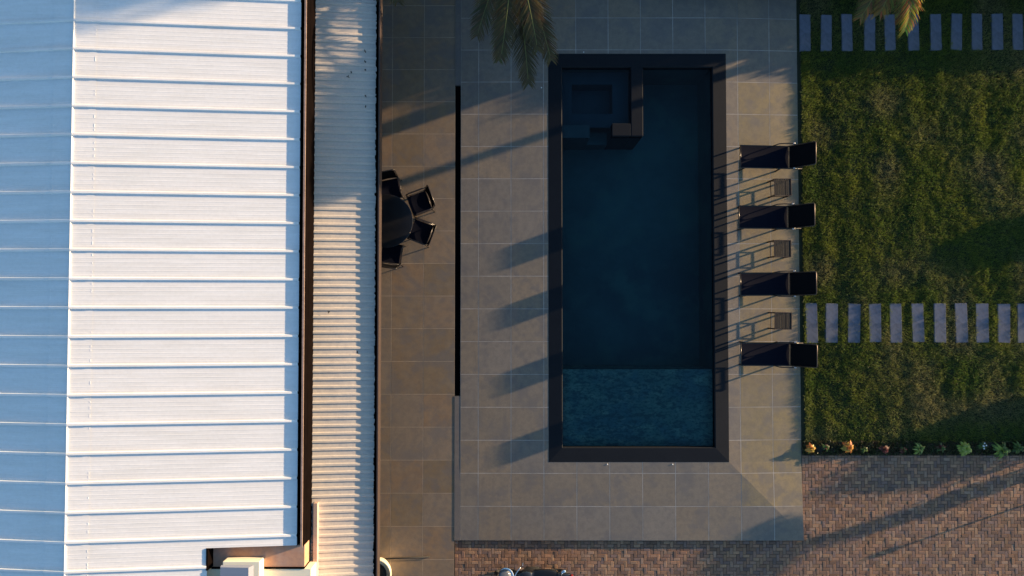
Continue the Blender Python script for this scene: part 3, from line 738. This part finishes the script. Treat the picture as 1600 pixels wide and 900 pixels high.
for px,py,L,wv,pal,n_,lab,nm in beds:
    x,y=W(px,py,0); r=empty(nm,(x,y,LZg+.008)); tag(r,lab,'plant','plants along the flower bed')
    rosette(int(n_*1.7),L*1.25,wv*1.2,pal,droop=.7,spread=(5,80)).build('leaves',M['leaf'],r)
    b=MB()
    for k in range(4):
        a=random.uniform(0,6.28); b.tube([(0,0,-.01),(.03*math.cos(a),.03*math.sin(a),L*.6)],.005,5)
    b.build('stem',M['bark'],r)
    if nm=='flowering_plant':
        b=MB()
        for k in range(5):
            a=random.uniform(0,6.28); q=random.uniform(.0,.09); cx,cy=q*math.cos(a),q*math.sin(a)
            for p in range(5):
                t=p*1.2566; b.add([(cx,cy,.15),(cx+.016*math.cos(t-.45),cy+.016*math.sin(t-.45),.155),(cx+.026*math.cos(t),cy+.026*math.sin(t),.157),(cx+.016*math.cos(t+.45),cy+.016*math.sin(t+.45),.155)],[(0,1,2,3)])
        b.build('blossom',M['roof'],r)

V,Cc = leaves(14000,(0,0,0),(1,1,1),.06,[(.03,.045,.012),(.05,.075,.02),(.05,.03,.018),(.07,.05,.03),(.10,.09,.03)])
V = V.reshape(-1,4,3); V -= V.mean(1,keepdims=True); n_ = len(V)
yy_ = rng.uniform(BY1+.02, LY0+.02, n_); xx_ = rng.uniform(DX1+.02, 14.2, n_)
k_ = vnoise(xx_,yy_,.25,21) > .22; V += np.stack([xx_, yy_, LZg+.01+rng.uniform(0,.05,n_)],1)[:,None,:]
Cc = Cc.reshape(-1,4,4)[k_]; V = V[k_]
tag(leaf_obj('ground_cover',[(V.reshape(-1,3),Cc.reshape(-1,4))]), 'low dark ground cover in the flower bed between lawn and bricks','ground cover',kind='stuff')

# ------------------------------------------------------------------ palms
def frond(base, az, el, L, droop, nleaf=46, ll=.55, seed=0, dry=.0):
    rg = random.Random(seed); vs=[]; fs=[]; cols=[]
    pts=[]; p=Vector(base); a=el; N=26
    side = Vector((-math.sin(az), math.cos(az), 0)); curl = rg.uniform(-.25,.25)
    for i in range(N+1):
        t=i/N; pts.append(p.copy()); a=el-droop*t**1.3; azz=az+curl*t
        p=p+Vector((math.cos(azz)*math.cos(a), math.sin(azz)*math.cos(a), math.sin(a)))*(L/N)
    # rachis
    mb=MB(); mb.tube(pts[:-1],[.016*(1-.85*i/N)+.002 for i in range(N)],5); vs+=mb.v; fs+=mb.f; cols+= [(.16,.17,.05,1)]*len(mb.v)
    for k in range(nleaf):
        t=.14+.86*k/nleaf; f=t*N; i=min(N-1,int(f)); q=pts[i].lerp(pts[i+1],f-i); d=(pts[i+1]-pts[i]).normalized()
        upv=side.cross(d)*-1
        if upv.z<0: upv=-upv
        env=math.sin(math.pi*min(1,.12+.80*t))**.6
        for s_ in (-1,1):
            lf=ll*env*rg.uniform(.8,1.1); ang=R(rg.uniform(38,52)+14*t*0); swp=.75-.35*(1-t)
            dr=(side*s_*math.cos(ang*swp+.35)+d*math.sin(ang*swp+.35)+upv*rg.uniform(.02,.28)).normalized()
            n0=len(vs); wv=.0095*rg.uniform(.8,1.15); SG=4; dp=rg.uniform(.25,.7)
            g=rg.random(); base_c=(.027+.045*g+.24*dry*rg.random(),.024+.030*g+.15*dry*rg.random(),.010+.012*g)
            qq=q.copy(); dd=dr.copy()
            for m_ in range(SG+1):
                tt=m_/SG; ww=wv*(1-tt**2.2)+.0012; wdir=dd.cross(upv).normalized()
                for e in (-1,1): vs.append(tuple(qq+wdir*ww*e)); cols.append((*[c*(1+.5*tt*dry) for c in base_c],1))
                dd=(dd+Vector((0,0,-1))*dp*(.2+tt)*.5).normalized(); qq=qq+dd*lf/SG
            for m_ in range(SG): fs.append((n0+2*m_,n0+2*m_+1,n0+2*m_+3,n0+2*m_+2))
    b=MB(); b.v=vs; b.f=fs; b.col=cols; return b
def palm(x,y,h,spec,label,lean=(0,0),trunk_r=.13):
    r=empty('palm_tree',(x,y,-.15)); tag(r,label,'palm tree')
    pts=[(lean[0]*(t/10)**2,lean[1]*(t/10)**2,h*t/10) for t in range(11)]
    MB().tube(pts,[trunk_r*(1.25-.4*t/10)+(.008 if t%2 else 0) for t in range(11)],12).build('trunk',M['bark'],r,smooth=True)
    for k,(az,el,L,dr,ll,dry) in enumerate(spec):
        frond((lean[0],lean[1],h),R(az),R(el),L,dr,int(42*L),ll,seed=k*7+int(x*10),dry=dry).build('frond',M['palm'],r,smooth=False)
    return r
def ringspec(n, L, ll=.5, seed=0, dry=.2, skip=None):
    rg=random.Random(seed); o=[]
    for k in range(n):
        az=k*137.5+rg.uniform(-8,8)
        if skip and skip[0] < az%360 < skip[1]: continue
        o.append((az,rg.uniform(-5,28),L*rg.uniform(.8,1.1),rg.uniform(1.0,1.7),ll,dry))
    return o
# palm above the top edge, left of the pool: its front fronds hang into the picture
px_, py_ = W(800,-106,3.35)
palm(px_+.3,8.5,3.35,[(251,8,2.3,1.1,.50,.15),(262,16,2.75,1.2,.42,.2),(277,8,3.25,1.05,.55,.05),(286,18,2.9,1.15,.50,.15),(271,24,2.8,1.3,.5,.1),(281,28,2.7,1.3,.5,.1)]+ringspec(13,2.4,.5,3,.2,(190,350)),
     'tall palm at the top edge whose dark fronds hang over the pool corner',lean=(-.3,py_-8.5))
px_, py_ = W(1408,-98,3.9)
palm(px_+.3,8.6,3.95,[(248,14,1.75,1.3,.42,.3),(263,18,1.6,1.2,.42,.5),(286,14,1.95,1.2,.42,1.7),(272,20,1.7,1.3,.40,.6)]+ringspec(12,2.0,.45,5,.5,(190,350)),
     'palm with sunlit yellow frond tips over the upper stepping stones',lean=(-.3,py_-8.6))
px_, py_ = W(592,-125,3.3)
palm(px_-.6,8.7,3.3,[(258,10,1.75,1.3,.42,.1),(280,16,1.75,1.3,.42,.1)]+ringspec(11,1.8,.45,9,.1,(190,350)),
     'palm whose frond tips just show above the veranda roof',lean=(.6,py_-8.7))
# palm further right whose trunk throws the long thin shadow over the deck
palm(13.6,8.75,3.7,ringspec(14,1.9,.45,11,.2),'palm beyond the lawn corner at the upper right',trunk_r=.10)

# ------------------------------------------------------------------ hedges, shrubs and trees round the garden
dg=[(.035,.06,.015),(.05,.08,.02),(.03,.05,.015),(.07,.09,.02)]
def hedge(x0,x1,y,h,label,wd=.5,dens=1100):
    r=empty('hedge',((x0+x1)/2,y,-.1)); tag(r,label,'hedge'); L=(x1-x0)/2; n_=int((x1-x0)*dens*h)
    P=np.stack([rng.uniform(-L,L,n_),rng.uniform(-wd/2,wd/2,n_),rng.uniform(0,1,n_)],1)
    P[:,2]*= h*(.90+.16*vnoise(P[:,0]+50,P[:,0]*0,.5,9))
    parts=[]; V,Cc=leaves(n_,(0,0,0),(1,1,1),.13,dg); V=V.reshape(n_,4,3); V-=V.mean(1,keepdims=True); V+=P[:,None,:]
    leaf_obj('foliage',[(V.reshape(-1,3),Cc)],r)
    b=MB()
    for k in range(int(L*2/.6)): b.tube([(-L+.3+k*.6,0,0),(-L+.3+k*.6,0,h*.8)],.03,6)
    b.build('stem',M['bark'],r); return r
hedge(4.0,24,8.55,.78,'low clipped hedge above the upper stepping stones')
hedge(-2.5,14.5,9.6,1.48,'tall clipped hedge along the top boundary',.6,800)
def shrub(x,y,h,rad,label,n_=1500,size=.09,pal=dg,name='shrub',lo=.15):
    r=empty(name,(x,y,-.1)); tag(r,label,'shrub')
    parts=[]
    for k in range(7):
        a=random.uniform(0,6.28); q=random.uniform(0,.55)*rad; zc=h*random.uniform(lo+.2,.72)
        parts.append(leaves(n_//7,(q*math.cos(a),q*math.sin(a),zc),(rad*.55,rad*.55,h*.30),size,pal,shell=.2))
    leaf_obj('foliage',parts,r); b=MB()
    for k in range(6):
        a=random.uniform(0,6.28); b.tube([(0,0,0),(rad*.3*math.cos(a),rad*.3*math.sin(a),h*.4),(rad*.5*math.cos(a),rad*.5*math.sin(a),h*.75)],[.03,.02,.008],6)
    b.build('stem',M['bark'],r); return r
shrub(15.6,2.62,.53,.95,'rounded shrub beyond the right side of the lawn',9000)
shrub(15.6,-2.3,.97,.90,'wide bushy shrub beyond the right end of the flower bed',12000)
shrub(15.5,-2.75,.70,.45,'small bushy shrub at the corner of the brick drive',2600)
r_ = empty('young_tree',(16.0,-3.6,-.1)); tag(r_,'young slim tree beside the brick drive with a low flat crown','tree')
MB().tube([(0,0,0),(.02,.06,.6),(0,.35,1.1)],[.13,.11,.07],8).build('trunk',M['bark'],r_,smooth=True)
leaf_obj('crown',[leaves(1300,(0,.08,.55),(.20,.24,.42),.08,dg,.2),leaves(3200,(0,.40,1.08),(.80,.80,.13),.10,dg,.1)],r_)
def tree(x,y,z0,crad,ch,label,n_=12000,size=.26,pal=dg):
    r=empty('garden_tree',(x,y,-.15)); tag(r,label,'tree'); b=MB()
    b.tube([(0,0,0),(.05,.04,z0*.5),(0,0,z0),(.1,0,z0+ch*.5)],[.2,.16,.13,.05],10)
    for k in range(7):
        a=k*.9+random.random(); b.tube([(0,0,z0*.85),(crad*.35*math.cos(a),crad*.35*math.sin(a),z0+ch*.25),(crad*.75*math.cos(a),crad*.75*math.sin(a),z0+ch*random.uniform(.2,.7))],[.08,.05,.02],6)
    b.build('trunk',M['bark'],r,smooth=True); parts=[]
    for k in range(16):
        a=random.uniform(0,6.28); q=crad*math.sqrt(random.random())*.75
        parts.append(leaves(n_//16,(q*math.cos(a),q*math.sin(a),z0+ch*random.uniform(.2,.8)),(crad*.35,crad*.35,ch*.24),size,pal,shell=.15))
    leaf_obj('crown',parts,r); return r
tree(17.0,11.5,3.3,2.3,2.4,'spreading tree beyond the top right corner of the garden')
tree(8.5,13.0,2.4,2.6,1.9,'wide tree behind the top hedge, above the pool')
tree(1.0,12.8,2.2,2.5,1.6,'wide tree behind the top hedge, above the terrace')
tree(19.5,17.5,4.4,2.5,3.2,'tall tree far beyond the top right corner of the garden')
# path light on the driveway edge: thin shadow over the bricks
pl=empty('path_light',(14.9,-4.65,BRZ)); tag(pl,'thin black bollard light at the right side of the brick drive','path light')
MB().tube([(0,0,0),(0,0,.52)],.022,10).build('post',M['black'],pl,smooth=True)
MB().lathe([(.05,.52),(.065,.54),(.065,.60),(.02,.63)],16).build('lamp_head',M['black'],pl)

# ------------------------------------------------------------------ fallen leaves on the veranda roof
for i,(px,py,where) in enumerate([(515,488,'middle of its sunlit part'),(571,80,'upper shaded part, topmost'),(570,97,'upper shaded part, second'),(571,108,'upper shaded part, third'),
      (549,114,'upper part, left of the others'),(545,121,'upper part, lowest on the left'),(571,150,'shaded part near the top corner'),(571,166,'shaded part near the gutter'),(559,550,'lower part near the shade line')]):
    x,y=W(px,py,2.75); z=ZV0+(ZV1-ZV0)*(x-VX0)/(VX1-VX0)+.034
    b=rosette(3,.04,.011,[(.03,.022,.015)],z=0,droop=.1,spread=(0,20)); o=b.build('fallen_leaf',M['leaf']); o.location=(x,y,z); o.rotation_euler=(0,0,i)
    tag(o,f'small dark dead leaf lying on the veranda roof, {where}','leaf','dead leaves on the veranda roof')
